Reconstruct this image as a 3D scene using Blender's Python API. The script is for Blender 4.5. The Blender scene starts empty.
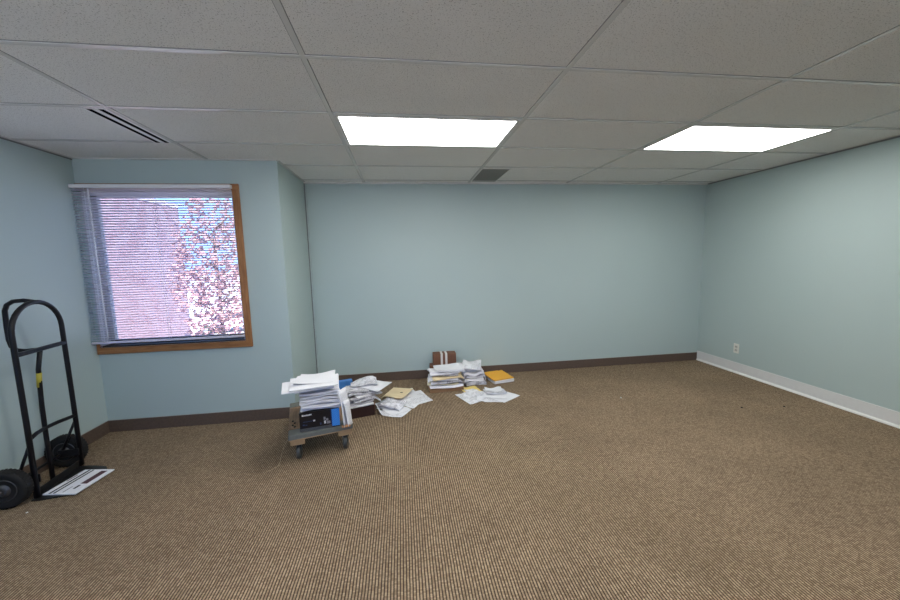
import bpy, math, random
import numpy as np
from mathutils import Matrix, Vector
random.seed(7)
rng = np.random.default_rng(7)
S = bpy.context.scene
COL = S.collection
PI = math.pi

# ------------------------------------------------------------------ render look
S.view_settings.view_transform = 'Standard'
S.view_settings.look = 'None'
S.view_settings.gamma = 1
S.view_settings.use_curve_mapping = False
S.view_settings.exposure = 0.24

# ------------------------------------------------------------------ measures (metres)
XL, XR, XB, YB, YW, H, YF = -1.035, 5.593, 0.5606, 2.56, 1.681, 2.357, -3.35
TX, TY = 1.2192, 0.6096
LIGHT_E = 12.0

# ------------------------------------------------------------------ camera
cam_d = bpy.data.cameras.new('camera'); cam = bpy.data.objects.new('camera', cam_d); COL.objects.link(cam)
yaw, pit, rol = 0.1316, -0.1145, -0.0245
f = Vector((math.sin(yaw)*math.cos(pit), math.cos(yaw)*math.cos(pit), math.sin(pit)))
r0 = Vector((math.cos(yaw), -math.sin(yaw), 0)); u0 = r0.cross(f)
r = r0*math.cos(rol) + u0*math.sin(rol); u = -r0*math.sin(rol) + u0*math.cos(rol)
m = Matrix((r, u, -f)).transposed().to_4x4(); m.translation = (1.6109, -1.7351, 1.4612)
cam.matrix_world = m
cam_d.sensor_width = 36; cam_d.lens = 356.29/900*36; cam_d.clip_start = 0.02; cam_d.clip_end = 500
S.camera = cam

# ------------------------------------------------------------------ material helpers
class N:
    def __init__(s, name):
        s.m = bpy.data.materials.new(name); s.m.use_nodes = True
        s.t = s.m.node_tree; s.b = s.t.nodes['Principled BSDF']; s.out = s.t.nodes['Material Output']
    def n(s, t, **k):
        x = s.t.nodes.new(t)
        for a, v in k.items(): setattr(x, a, v)
        return x
    def l(s, a, b): s.t.links.new(a, b)
    def put(s, sock, v):
        if hasattr(v, 'links') or hasattr(v, 'is_linked'): s.l(v, sock)
        else: sock.default_value = v
    def math(s, op, a, b=None, c=None, clamp=False):
        x = s.n('ShaderNodeMath', operation=op, use_clamp=clamp)
        s.put(x.inputs[0], a)
        if b is not None: s.put(x.inputs[1], b)
        if c is not None: s.put(x.inputs[2], c)
        return x.outputs[0]
    def mix(s, fac, a, b, blend='MIX'):
        x = s.n('ShaderNodeMix', data_type='RGBA', blend_type=blend)
        s.put(x.inputs[0], fac)
        for i, v in ((6, a), (7, b)):
            if isinstance(v, tuple): v = v if len(v) == 4 else v + (1,)
            s.put(x.inputs[i], v)
        return x.outputs[2]
    def pos(s, kind='Object'):
        return s.n('ShaderNodeTexCoord').outputs[kind]
    def geo(s, k): return s.n('ShaderNodeNewGeometry').outputs[k]
    def xyz(s, v):
        x = s.n('ShaderNodeSeparateXYZ'); s.l(v, x.inputs[0]); return x.outputs
    def noise(s, vec, scale, detail=3, rough=.5):
        x = s.n('ShaderNodeTexNoise'); s.l(vec, x.inputs['Vector'])
        x.inputs['Scale'].default_value = scale; x.inputs['Detail'].default_value = detail; x.inputs['Roughness'].default_value = rough
        return x.outputs['Fac']
    def smooth(s, v, a, b, lo=0, hi=1):
        x = s.n('ShaderNodeMapRange', interpolation_type='SMOOTHSTEP'); s.l(v, x.inputs[0])
        for i, q in zip((1, 2, 3, 4), (a, b, lo, hi)): x.inputs[i].default_value = q
        return x.outputs[0]
    def bump(s, h, dist=.002, strength=.5):
        x = s.n('ShaderNodeBump'); s.l(h, x.inputs['Height'])
        x.inputs['Distance'].default_value = dist; x.inputs['Strength'].default_value = strength
        s.l(x.outputs[0], s.b.inputs['Normal'])
    def col(s, v): s.put(s.b.inputs['Base Color'], v if not isinstance(v, tuple) else v[:3] + (1,))
    def set(s, rough=.6, metal=0, spec=.5):
        s.b.inputs['Roughness'].default_value = rough; s.b.inputs['Metallic'].default_value = metal
        s.b.inputs['Specular IOR Level'].default_value = spec
        return s

def lin(r, g, b):
    c = lambda v: (v/255/12.92) if v/255 <= .04045 else ((v/255+.055)/1.055)**2.4
    return (c(r), c(g), c(b))

def plain(name, c, rough=.6, metal=0, spec=.5, var=.12, scale=20, bump=0):
    k = N(name).set(rough, metal, spec)
    nz = k.noise(k.pos(), scale, 4)
    k.col(k.mix(nz, tuple(x*(1-var) for x in c), tuple(min(1, x*(1+var)) for x in c)))
    if bump: k.bump(k.noise(k.pos(), scale*8, 3), bump, .6)
    return k.m

def mat_wall():
    k = N('painted_wall').set(.5, 0, .4)
    p = k.geo('Position'); nz = k.noise(p, 1.3, 3)
    k.col(k.mix(nz, (.43, .53, .524), (.455, .555, .545)))
    k.bump(k.noise(p, 220, 2), .0008, .25)
    return k.m

def mat_carpet():
    k = N('ribbed_loop_carpet').set(.95, 0, .1)
    p = k.geo('Position'); x, y, _ = k.xyz(p)
    wob = k.math('MULTIPLY', k.math('SUBTRACT', k.noise(p, 9, 2), .5), .006)
    X = k.math('DIVIDE', k.math('ADD', x, wob), .0142)
    colm = k.math('FLOOR', X); fx = k.math('FRACT', X)
    w1 = k.n('ShaderNodeTexWhiteNoise', noise_dimensions='1D'); k.l(colm, w1.inputs['W'])
    Y = k.math('ADD', k.math('DIVIDE', y, .0085), w1.outputs['Value'])
    row = k.math('FLOOR', Y); fy = k.math('FRACT', Y)
    cv = k.n('ShaderNodeCombineXYZ'); k.l(colm, cv.inputs[0]); k.l(row, cv.inputs[1])
    w2 = k.n('ShaderNodeTexWhiteNoise', noise_dimensions='2D'); k.l(cv.outputs[0], w2.inputs['Vector'])
    dx = k.math('ABSOLUTE', k.math('SUBTRACT', fx, .5)); dy = k.math('ABSOLUTE', k.math('SUBTRACT', fy, .5))
    hx = k.math('SUBTRACT', 1, k.math('POWER', k.math('MULTIPLY', dx, 2), 2))
    hy = k.math('SUBTRACT', 1, k.math('POWER', k.math('MULTIPLY', dy, 2), 3))
    h = k.math('MULTIPLY', hx, k.math('ADD', k.math('MULTIPLY', hy, .30), .70))
    tan = k.mix(w2.outputs['Value'], (.268, .189, .120), (.45, .342, .226))
    body = k.mix(k.smooth(h, .28, .85), (.050, .034, .025), tan)
    patch = k.smooth(k.noise(p, 1.6, 5, .62), .3, .72, .90, 1.08)
    pc = k.n('ShaderNodeCombineXYZ'); [k.l(patch, i) for i in pc.inputs]
    k.col(k.mix(1, body, pc.outputs[0], 'MULTIPLY'))
    k.bump(h, .005, .7)
    return k.m

def mat_tile():
    k = N('fissured_ceiling_tile').set(.9, 0, .2)
    p = k.geo('Position')
    a = k.smooth(k.noise(p, 165, 2, .5), .60, .66)
    b = k.smooth(k.noise(p, 330, 2, .6), .60, .68)
    sp = k.math('MAXIMUM', a, k.math('MULTIPLY', b, .7))
    base = k.mix(k.noise(p, 3, 3), (.78, .78, .76), (.84, .84, .82))
    k.col(k.mix(k.math('MULTIPLY', sp, .55), base, (.13, .12, .105)))
    k.bump(k.math('SUBTRACT', 1, sp), .002, .5)
    return k.m

def mat_paper(name, white=(.80, .81, .84), edge=(.50, .51, .56), text=0.0, scale=1.0, mott=0.0):
    k = N(name).set(.75, 0, .3)
    p = k.pos(); x, y, z = k.xyz(p)
    nz = k.xyz(k.geo('True Normal'))[2]
    side = k.math('LESS_THAN', k.math('ABSOLUTE', nz), .55)
    ln = k.math('SINE', k.math('ADD', k.math('MULTIPLY', z, 1900), k.math('MULTIPLY', k.noise(p, 14, 2), 9)))
    stripes = k.math('MULTIPLY', k.smooth(ln, -.2, .9), .75)
    top = white
    if text:
        rows = k.math('GREATER_THAN', k.math('FRACT', k.math('MULTIPLY', y, 95*scale)), .52)
        st = k.n('ShaderNodeMapping'); k.l(p, st.inputs[0]); st.inputs['Scale'].default_value = (40, 8, 1)
        words = k.smooth(k.noise(st.outputs[0], 5*scale, 2), .45, .52)
        blocks = k.smooth(k.noise(p, 11, 1), .46, .5)
        tf = k.math('MULTIPLY', k.math('MULTIPLY', rows, words), k.math('MULTIPLY', blocks, text))
        top = k.mix(tf, white, (.12, .12, .14))
    if mott:
        top = k.mix(k.math('MULTIPLY', k.smooth(k.noise(p, 24, 3, .6), .45, .62), mott), top, (.19, .19, .22))
    k.col(k.mix(side, top, k.mix(stripes, white, edge)))
    return k.m

def mat_wood(name, a, b, scale=6, stretch=(1, 18, 18), rough=.5):
    k = N(name).set(rough, 0, .4)
    mp = k.n('ShaderNodeMapping'); k.l(k.pos(), mp.inputs[0]); mp.inputs['Scale'].default_value = stretch
    g = k.noise(mp.outputs[0], scale, 6, .6)
    k.col(k.mix(k.smooth(g, .3, .7), a, b)); k.bump(g, .001, .3)
    return k.m

def mat_brick():
    k = N('pink_brick_wall').set(.9, 0, .2)
    p = k.pos(); x, y, z = k.xyz(p)
    cv = k.n('ShaderNodeCombineXYZ'); k.l(k.math('ADD', x, y), cv.inputs[0]); k.l(z, cv.inputs[1])
    br = k.n('ShaderNodeTexBrick'); k.l(cv.outputs[0], br.inputs['Vector'])
    br.inputs['Color1'].default_value = (.215, .135, .155, 1); br.inputs['Color2'].default_value = (.265, .185, .21, 1)
    br.inputs['Mortar'].default_value = (.29, .24, .265, 1); br.inputs['Scale'].default_value = 1
    br.inputs['Brick Width'].default_value = .22; br.inputs['Row Height'].default_value = .075; br.inputs['Mortar Size'].default_value = .008
    k.col(br.outputs['Color'])
    return k.m

def mat_emit(name, c, e):
    k = N(name); k.col(c); k.b.inputs['Emission Color'].default_value = c + (1,); k.b.inputs['Emission Strength'].default_value = e
    return k.m

def mat_glass():
    k = N('window_glass'); k.col((1, 1, 1)); k.set(0, 0, .5)
    t = k.n('ShaderNodeBsdfTransparent'); g = k.n('ShaderNodeBsdfGlossy'); g.inputs['Roughness'].default_value = 0
    fr = k.n('ShaderNodeFresnel'); fr.inputs['IOR'].default_value = 1.45
    mx = k.n('ShaderNodeMixShader'); k.l(fr.outputs[0], mx.inputs[0]); k.l(t.outputs[0], mx.inputs[1]); k.l(g.outputs[0], mx.inputs[2])
    k.l(mx.outputs[0], k.out.inputs['Surface'])
    return k.m

def mat_slat():
    k = N('blind_slat').set(.4, 0, .4); k.col((.88, .86, .90))
    t = k.n('ShaderNodeBsdfTranslucent'); t.inputs['Color'].default_value = (.88, .84, .92, 1)
    mx = k.n('ShaderNodeMixShader'); mx.inputs[0].default_value = .5
    k.l(k.b.outputs[0], mx.inputs[1]); k.l(t.outputs[0], mx.inputs[2]); k.l(mx.outputs[0], k.out.inputs['Surface'])
    return k.m

def mat_leaf():
    k = N('pink_autumn_leaves').set(.7, 0, .2); nz = k.noise(k.pos(), 4, 3)
    k.col(k.mix(nz, (.32, .20, .21), (.42, .27, .28)))
    t = k.n('ShaderNodeBsdfTranslucent'); t.inputs['Color'].default_value = (.50, .32, .33, 1)
    mx = k.n('ShaderNodeMixShader'); mx.inputs[0].default_value = .5
    k.l(k.b.outputs[0], mx.inputs[1]); k.l(t.outputs[0], mx.inputs[2]); k.l(mx.outputs[0], k.out.inputs['Surface'])
    return k.m

def mat_perf():
    k = N('perforated_grille').set(.6, .2, .4)
    p = k.pos(); x, y, _ = k.xyz(p)
    fx = k.math('SUBTRACT', k.math('FRACT', k.math('MULTIPLY', x, 125)), .5); fy = k.math('SUBTRACT', k.math('FRACT', k.math('MULTIPLY', y, 125)), .5)
    d = k.math('SQRT', k.math('ADD', k.math('MULTIPLY', fx, fx), k.math('MULTIPLY', fy, fy)))
    k.col(k.mix(k.smooth(d, .26, .36), (.06, .06, .055), (.26, .255, .235)))
    return k.m

def mat_crate_blue():
    k = N('blue_hatched_card').set(.45, 0, .4)
    x, y, z = k.xyz(k.pos())
    s = k.math('FRACT', k.math('MULTIPLY', k.math('SUBTRACT', x, z), 75))
    k.col(k.mix(k.smooth(s, .55, .75), (.02, .20, .72), (.10, .40, .90)))
    return k.m

M = dict(
    wall=mat_wall(), carpet=mat_carpet(), tile=mat_tile(),
    grid=plain('painted_ceiling_grid', (.70, .70, .68), .22, 0, .5, .03),
    joint_and_shade=plain('dark_joint_and_shade', (.20, .21, .21), .9, var=.05),  # real joints, and the shadow strips painted under the wall angles
    base_brown=plain('brown_carpet_base', (.105, .072, .054), .8, var=.3, scale=60, bump=.001),
    base_cap=plain('base_cap', (.36, .37, .35), .5),
    base_white=plain('pale_vinyl_base', (.72, .73, .73), .4, var=.04),
    base_toe=plain('base_toe_white', (.80, .80, .78), .3, var=.03),
    bead=plain('pale_metal_bead', (.45, .53, .53), .35, .2),
    oak=mat_wood('oak_casing', (.25, .105, .035), (.40, .19, .075), 5, (14, 14, 1.5), .4),
    oak_h=mat_wood('oak_casing_level', (.25, .105, .035), (.40, .19, .075), 5, (1.5, 14, 14), .4),
    vinyl=plain('white_vinyl', (.8, .8, .82), .4, var=.02),
    dark_sash=plain('dark_sash', (.03, .024, .022), .5),
    shade_sash=plain('shaded_white_sash', (.52, .52, .55), .5), glass=mat_glass(), slat=mat_slat(),  # shade_sash: white vinyl with shade put into its colour
    cord=plain('blind_cord', (.85, .85, .88), .6),
    wand=plain('clear_wand', (.85, .86, .92), .15),
    diffuser=mat_emit('lit_diffuser', (1, .985, .955), LIGHT_E), frame=plain('light_frame', (.62, .62, .6), .4, var=.03),
    perf=mat_perf(), slot=plain('slot_dark', (.004, .004, .005), 1, 0, 0), white_metal=plain('white_metal', (.82, .82, .84), .4, var=.03),
    steel=plain('black_painted_steel', (.007, .007, .009), .45, 0, .3, .3, 30), rubber=plain('black_rubber', (.012, .012, .012), .75, 0, .35, .3, 60, .001),
    hub=plain('dull_hub_steel', (.10, .10, .10), .45, .7), chrome=plain('bright_axle_nut', (.6, .6, .58), .25, 1), yellow=plain('yellow_sticker', (.42, .36, .035), .5),
    plate=plain('dark_steel_plate', (.03, .03, .03), .4, .6),
    paper=mat_paper('white_paper'), text=mat_paper('printed_paper', text=.6), bundle=mat_paper('paper_bundle', (.82, .82, .86), (.60, .60, .66)),
    news=mat_paper('grey_newsprint', (.66, .65, .70), (.36, .35, .39), .8, .7, .55),
    news2=mat_paper('pale_newsprint', (.76, .76, .80), (.42, .41, .46), .7, .8, .22),
    manila=mat_paper('manila_card', (.78, .64, .40), (.5, .38, .2)), cream=mat_paper('cream_paper', (.80, .73, .55), (.5, .42, .28)),
    amber=mat_paper('amber_envelope', (.80, .42, .055), (.55, .28, .06)), yellowp=mat_paper('yellow_paper', (.85, .68, .22), (.6, .45, .15)),
    kraft=plain('brown_cardboard', (.17, .075, .04), .75, var=.2, scale=12), kraft2=plain('pale_cardboard', (.30, .17, .09), .8, var=.2, scale=12),
    tape=plain('white_strap', (.74, .72, .68), .5, var=.05), maroon=plain('dark_maroon_card', (.030, .010, .008), .55, var=.2),
    ink=plain('black_print', (.03, .03, .035), .6), ink_red=plain('maroon_print', (.07, .025, .035), .6),
    black_card=plain('black_glossy_card', (.006, .006, .009), .28, 0, .5, .2), blue_hatch=mat_crate_blue(), blue_navy=plain('navy_card', (.012, .02, .10), .4),
    grey_card=plain('grey_card_lip', (.085, .09, .10), .4, var=.3, scale=40), pale_print=plain('pale_print', (.72, .73, .76), .5), blue_print=plain('faint_blue_print', (.04, .07, .17), .5),
    mid_print=plain('grey_print', (.26, .25, .27), .5),
    blue_card=plain('blue_card', (.06, .22, .58), .5, var=.08), plywood=mat_wood('dolly_wood', (.17, .10, .055), (.30, .185, .10), 6, (2, 16, 16)),
    plywood_v=mat_wood('dolly_wood_side', (.17, .10, .055), (.30, .185, .10), 6, (16, 2, 16)),
    grey_pad=plain('grey_green_deck_pad', (.145, .155, .14), .8, var=.25, scale=40, bump=.001), edge_wood=plain('raw_wood_edge', (.36, .24, .13), .7, var=.25, scale=30),
    orange_wood=plain('orange_wood', (.55, .27, .11), .6), bolt=plain('dark_bolt', (.012, .012, .012), .5, .5), caster=plain('grey_caster_wheel', (.055, .058, .055), .5),
    caster_metal=plain('caster_steel', (.20, .20, .19), .4, .9), twine=plain('tan_twine', (.42, .33, .22), .9),
    ivory=plain('ivory_plastic', (.74, .74, .68), .35, var=.02), ivory_dark=plain('ivory_shade', (.50, .50, .46), .35, var=.02),
    brick=mat_brick(), fascia=plain('pale_fascia', (.36, .32, .36), .7), asphalt=plain('pale_concrete_lot', (.44, .43, .43), .9, var=.08, scale=2), kerb=plain('grey_verge', (.30, .30, .34), .9),
    leaf=mat_leaf(), bark=plain('bark', (.22, .15, .13), .9), car=plain('white_car_paint', (.70, .73, .80), .25), car_glass=plain('car_glass', (.03, .04, .06), .1), tyre=plain('tyre', (.02, .02, .02), .8),
    alloy=plain('alloy', (.4, .4, .42), .3, .8), crumb_w=plain('white_crumb', (.8, .8, .78), .7), crumb_d=plain('dark_crumb', (.03, .02, .015), .9),
)

# ------------------------------------------------------------------ mesh builder
class MB:
    def __init__(s): s.v = []; s.f = []; s.mi = []; s.sm = []; s.mats = []
    def mat(s, m):
        m = M[m] if isinstance(m, str) else m
        if m not in s.mats: s.mats.append(m)
        return s.mats.index(m)
    def add(s, vs, fs, m, smooth=False):
        o = len(s.v); s.v += [tuple(v) for v in vs]; k = s.mat(m)
        for q in fs: s.f.append([i+o for i in q]); s.mi.append(k); s.sm.append(smooth)
        return s
    def box(s, x0, x1, y0, y1, z0, z1, m, T=None, bev=0):
        if bev:
            b = min(bev, (x1-x0)*.45, (y1-y0)*.45, (z1-z0)*.45)
            vs = []; idx = {}
            for ix in (0, 1):
                for iy in (0, 1):
                    for iz in (0, 1):
                        c = (x1 if ix else x0, y1 if iy else y0, z1 if iz else z0)
                        sg = (-1 if ix else 1, -1 if iy else 1, -1 if iz else 1)
                        for a in range(3):
                            p = [c[i] + (sg[i]*b if i != a else 0) for i in range(3)]
                            idx[(ix, iy, iz, a)] = len(vs); vs.append(p)
            fs = []
            for a in range(3):
                o1, o2 = [i for i in range(3) if i != a]
                for d in (0, 1):
                    q = []
                    for e1, e2 in ((0, 0), (1, 0), (1, 1), (0, 1)):
                        k = [0]*3; k[a] = d; k[o1] = e1; k[o2] = e2; q.append(idx[(*k, a)])
                    fs.append(q)
            for a in range(3):
                o1, o2 = [i for i in range(3) if i != a]
                for e1 in (0, 1):
                    for e2 in (0, 1):
                        q = []
                        for d, ax in ((0, o1), (0, o2), (1, o2), (1, o1)):
                            k = [0]*3; k[a] = d; k[o1] = e1; k[o2] = e2; q.append(idx[(*k, ax)])
                        fs.append(q)
            for ix in (0, 1):
                for iy in (0, 1):
                    for iz in (0, 1): fs.append([idx[(ix, iy, iz, a)] for a in range(3)])
        else:
            vs = [(x, y, z) for x in (x0, x1) for y in (y0, y1) for z in (z0, z1)]
            fs = [(0, 1, 3, 2), (4, 6, 7, 5), (0, 4, 5, 1), (2, 3, 7, 6), (0, 2, 6, 4), (1, 5, 7, 3)]
        if T is not None: vs = [tuple(T @ Vector(v)) for v in vs]
        return s.add(vs, fs, m)
    def tube(s, pts, rad, m, seg=10, closed=False):
        P = [Vector(p) for p in pts]; n = len(P); vs = []; fs = []
        nrm = None
        for i in range(n):
            a = P[i-1] if (i > 0 or closed) else P[i]; b = P[(i+1) % n] if (i < n-1 or closed) else P[i]
            t = (b-a).normalized()
            if nrm is None: nrm = t.orthogonal().normalized()
            nrm = (nrm - t*nrm.dot(t)); nrm = nrm.normalized() if nrm.length > 1e-6 else t.orthogonal().normalized()
            bi = t.cross(nrm)
            R = rad[i] if isinstance(rad, (list, tuple)) else rad
            for k in range(seg):
                an = 2*PI*k/seg; vs.append(P[i] + nrm*R*math.cos(an) + bi*R*math.sin(an))
        for i in range(n if closed else n-1):
            j = (i+1) % n
            for k in range(seg): fs.append((i*seg+k, i*seg+(k+1) % seg, j*seg+(k+1) % seg, j*seg+k))
        if not closed: fs += [tuple(range(seg))[::-1], tuple(range((n-1)*seg, n*seg))]
        return s.add(vs, fs, m, True)
    def lathe(s, prof, T, m, seg=28, smooth=True):
        # profile of (radius, height) revolved round local z, then T
        vs = []; fs = []; n = len(prof)
        for rr, z in prof:
            for k in range(seg):
                a = 2*PI*k/seg; vs.append(tuple(T @ Vector((rr*math.cos(a), rr*math.sin(a), z))))
        for i in range(n-1):
            for k in range(seg): fs.append((i*seg+k, i*seg+(k+1) % seg, (i+1)*seg+(k+1) % seg, (i+1)*seg+k))
        fs += [tuple(range(seg))[::-1], tuple(range((n-1)*seg, n*seg))]
        return s.add(vs, fs, m, smooth)
    def prism(s, poly, z0, z1, m, T=None):
        n = len(poly); vs = [(x, y, z0) for x, y in poly] + [(x, y, z1) for x, y in poly]
        if T is not None: vs = [tuple(T @ Vector(v)) for v in vs]
        fs = [tuple(range(n))[::-1], tuple(range(n, 2*n))] + [(i, (i+1) % n, n+(i+1) % n, n+i) for i in range(n)]
        return s.add(vs, fs, m)
    def build(s, name, parent=None, loc=None):
        me = bpy.data.meshes.new(name); me.from_pydata(s.v, [], s.f)
        for mm in s.mats: me.materials.append(mm)
        me.polygons.foreach_set('material_index', s.mi); me.polygons.foreach_set('use_smooth', s.sm)
        me.validate(); me.update()
        import bmesh
        bm = bmesh.new(); bm.from_mesh(me); bmesh.ops.recalc_face_normals(bm, faces=bm.faces); bm.to_mesh(me); bm.free()
        o = bpy.data.objects.new(name, me); COL.objects.link(o)
        if any(s.sm) and not all(s.sm):
            pass
        if loc is not None: o.location = loc
        if parent is not None: o.parent = parent
        return o

def tag(o, label, cat, group=None):
    o['label'] = label; o['category'] = cat
    if group: o['group'] = group
    return o
def thing(name, label, cat, loc=(0, 0, 0), rz=0, group=None):
    o = bpy.data.objects.new(name, None); COL.objects.link(o); o.location = loc; o.rotation_euler = (0, 0, rz)
    o.empty_display_size = .1
    return tag(o, label, cat, group)
def struct(o):
    if o.parent is None: o['kind'] = 'structure'
    return o
def RZ(a): return Matrix.Rotation(a, 4, 'Z')
def TR(x, y, z): return Matrix.Translation((x, y, z))

# ------------------------------------------------------------------ room shell
WT = .16
struct(MB().box(XL-WT, XR+WT, YF-WT, YB+WT, -.2, 0, 'carpet').build('floor'))
ceil = struct(MB().box(XL-WT, XR+WT, YF-WT, YB+WT, H, H+.2, 'tile').build('ceiling'))
struct(MB().box(XL-WT, XL, YF-WT, YW+WT, 0, H, 'wall').build('wall_left'))
struct(MB().box(XR, XR+WT, YF-WT, YB+WT, 0, H, 'wall').build('wall_right'))
struct(MB().box(XB, XR, YB, YB+WT, 0, H, 'wall').build('wall_back'))
FX0, FX1, FZ0, FZ1 = -.95, 2.9, .75, 2.12  # opening for the added fill window
w = MB()
w.box(XL, FX0, YF-WT, YF, 0, H, 'wall'); w.box(FX1, XR, YF-WT, YF, 0, H, 'wall'); w.box(FX0, FX1, YF-WT, YF, 0, FZ0, 'wall'); w.box(FX0, FX1, YF-WT, YF, FZ1, H, 'wall')
struct(w.build('wall_front'))
fill_win = struct(MB().box(FX0, FX1, YF-.131, YF-.125, FZ0, FZ1, 'glass').build('added_fill_window'))  # unseen window added behind the camera to brighten the room
c = MB()
for x in (FX0, (FX0+FX1)/2-.02, FX1-.04): c.box(x, x+.04, YF-.15, YF-.10, FZ0, FZ1, 'vinyl')
for z in (FZ0, FZ1-.04): c.box(FX0, FX1, YF-.15, YF-.10, z, z+.04, 'vinyl')
c.build('sash', fill_win)
c = MB(); c.box(FX0-.06, FX0, YF, YF+.019, FZ0-.06, FZ1+.06, 'oak'); c.box(FX1, FX1+.06, YF, YF+.019, FZ0-.06, FZ1+.06, 'oak'); c.box(FX0, FX1, YF, YF+.019, FZ0-.06, FZ0, 'oak_h'); c.box(FX0, FX1, YF, YF+.019, FZ1, FZ1+.06, 'oak_h'); c.build('fill_window_casing', fill_win)
struct(MB().box(XB-WT, XB, YW, YB+WT, 0, H, 'wall').build('wall_return'))
OX0, OX1, OZ0, OZ1 = -1.010, .176, .768, 2.095       # window opening
w = MB()
w.box(XL, OX0, YW, YW+WT, 0, H, 'wall'); w.box(OX1, XB-WT, YW, YW+WT, 0, H, 'wall')
w.box(OX0, OX1, YW, YW+WT, 0, OZ0, 'wall'); w.box(OX0, OX1, YW, YW+WT, OZ1, H, 'wall')
struct(w.build('wall_window'))

# ceiling grid: exposed tees along the 2 x 4 ft module, hidden joint lines beside them
g = MB(); LT = [(0, 1), (2, 1), (0, -3), (2, -3)]
gx = [i*TX for i in range(-1, 6) if XL < i*TX < XR]; gy = [j*TY for j in range(-5, 5)]
def clip_y(x): return YB if x > XB else YW
for x in gx:
    g.box(x-.012, x+.012, YF, clip_y(x), H-.0035, H+.01, 'grid')
    for sg in (-1, 1): g.box(x+sg*.0135-.0015, x+sg*.0135+.0015, YF, clip_y(x), H-.0008, H+.01, 'joint_and_shade')
for y in gy:
    x0 = XL if y < YW else XB
    g.box(x0, XR, y-.012, y+.012, H-.004, H+.01, 'grid')
    g.box(x0, XR, y-.0155, y-.0115, H-.001, H+.01, 'joint_and_shade')
g.build('ceiling_grid', ceil)
# wall angles round the ceiling; dark strips below are their shadow, painted
e = MB()
e.box(XL, XL+.02, YF, YW, H-.006, H, 'grid'); e.box(XL, XL+.006, YF, YW, H-.016, H-.006, 'joint_and_shade')
e.box(XL, XB, YW-.02, YW, H-.006, H, 'grid'); e.box(XB, XB+.02, YW, YB, H-.006, H, 'grid')
struct(e.build('trim_1'))
e = MB(); e.box(XB, XR, YB-.022, YB, H-.018, H, 'grid'); struct(e.build('trim_2'))
e = MB(); e.box(XR-.02, XR, YF, YB-.03, H-.006, H, 'grid'); e.box(XR-.006, XR, YF, YB-.03, H-.018, H-.006, 'joint_and_shade'); struct(e.build('trim_3'))  # dark strip paints the shadow line under this angle
# open joint and pale bead where the back wall meets the return wall
e = MB(); e.box(XB, XB+.009, YB-.008, YB, .111, H-.02, 'joint_and_shade'); struct(e.build('trim_4'))
e = MB(); e.box(XB+.009, XB+.026, YB-.014, YB, .111, H-.02, 'bead', bev=.004); struct(e.build('trim_5'))

def baseboard(name, x0, x1, y0, y1, cap):
    b = MB(); b.box(x0, x1, y0, y1, 0, .106, 'base_brown')
    cx0, cx1, cy0, cy1 = cap
    b.box(cx0, cx1, cy0, cy1, .106, .110, 'base_cap')
    return struct(b.build(name))
BT = .010
baseboard('baseboard_left', XL, XL+.008, YF, YW, (XL, XL+.006, YF, YW))
baseboard('baseboard_window', XL+.008, XB, YW-BT, YW, (XL+.008, XB, YW-.006, YW))
baseboard('baseboard_return', XB, XB+BT, YW-BT, YB, (XB, XB+.006, YW-BT, YB))
baseboard('baseboard_back', XB+BT, XR-.012, YB-BT, YB, (XB+BT, XR-.012, YB-.006, YB))
b = MB(); b.box(XR-.006, XR, YF, YB, .02, .130, 'base_white', bev=.002)
b.prism([(0, 0), (-.020, 0), (-.017, .012), (-.007, .022), (0, .022)], 0, YB-YF, 'base_toe', TR(XR, YB, 0) @ Matrix.Rotation(PI/2, 4, 'X'))
struct(b.build('baseboard_right'))

# ------------------------------------------------------------------ window
win = struct(MB().box(OX0, OX1, YW+.125, YW+.131, OZ0, OZ1, 'glass').build('window_1'))
c = MB(); CX1 = .234
c.box(OX1, CX1, YW-.019, YW, .712, 2.152, 'oak', bev=.004)
c.box(XL+.002, OX0, YW-.019, YW, .712, .80, 'oak', bev=.004)
c.build('side_casing', win)
c = MB(); c.box(XL+.002, CX1-.001, YW-.0195, YW, .710, OZ0, 'oak_h', bev=.004); c.build('bottom_casing', win)
c = MB(); c.box(XL+.002, CX1-.001, YW-.0195, YW, OZ1, 2.154, 'oak_h', bev=.004); c.build('top_casing', win)
c = MB()
c.box(OX0, OX0+.012, YW, YW+.10, OZ0, OZ1, 'shade_sash'); c.box(OX1-.012, OX1, YW, YW+.10, OZ0, OZ1, 'vinyl')  # left jamb greyed as painted shade, right one left white
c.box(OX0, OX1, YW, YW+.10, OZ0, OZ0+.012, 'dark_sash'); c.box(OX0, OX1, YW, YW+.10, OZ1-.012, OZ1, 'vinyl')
c.build('jamb', win)
c = MB()
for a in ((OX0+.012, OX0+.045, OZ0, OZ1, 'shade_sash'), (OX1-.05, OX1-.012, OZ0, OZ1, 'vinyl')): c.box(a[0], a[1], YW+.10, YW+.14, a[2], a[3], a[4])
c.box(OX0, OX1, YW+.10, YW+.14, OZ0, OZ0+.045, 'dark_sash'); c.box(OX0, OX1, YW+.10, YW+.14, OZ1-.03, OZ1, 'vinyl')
c.build('sash', win)

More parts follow.
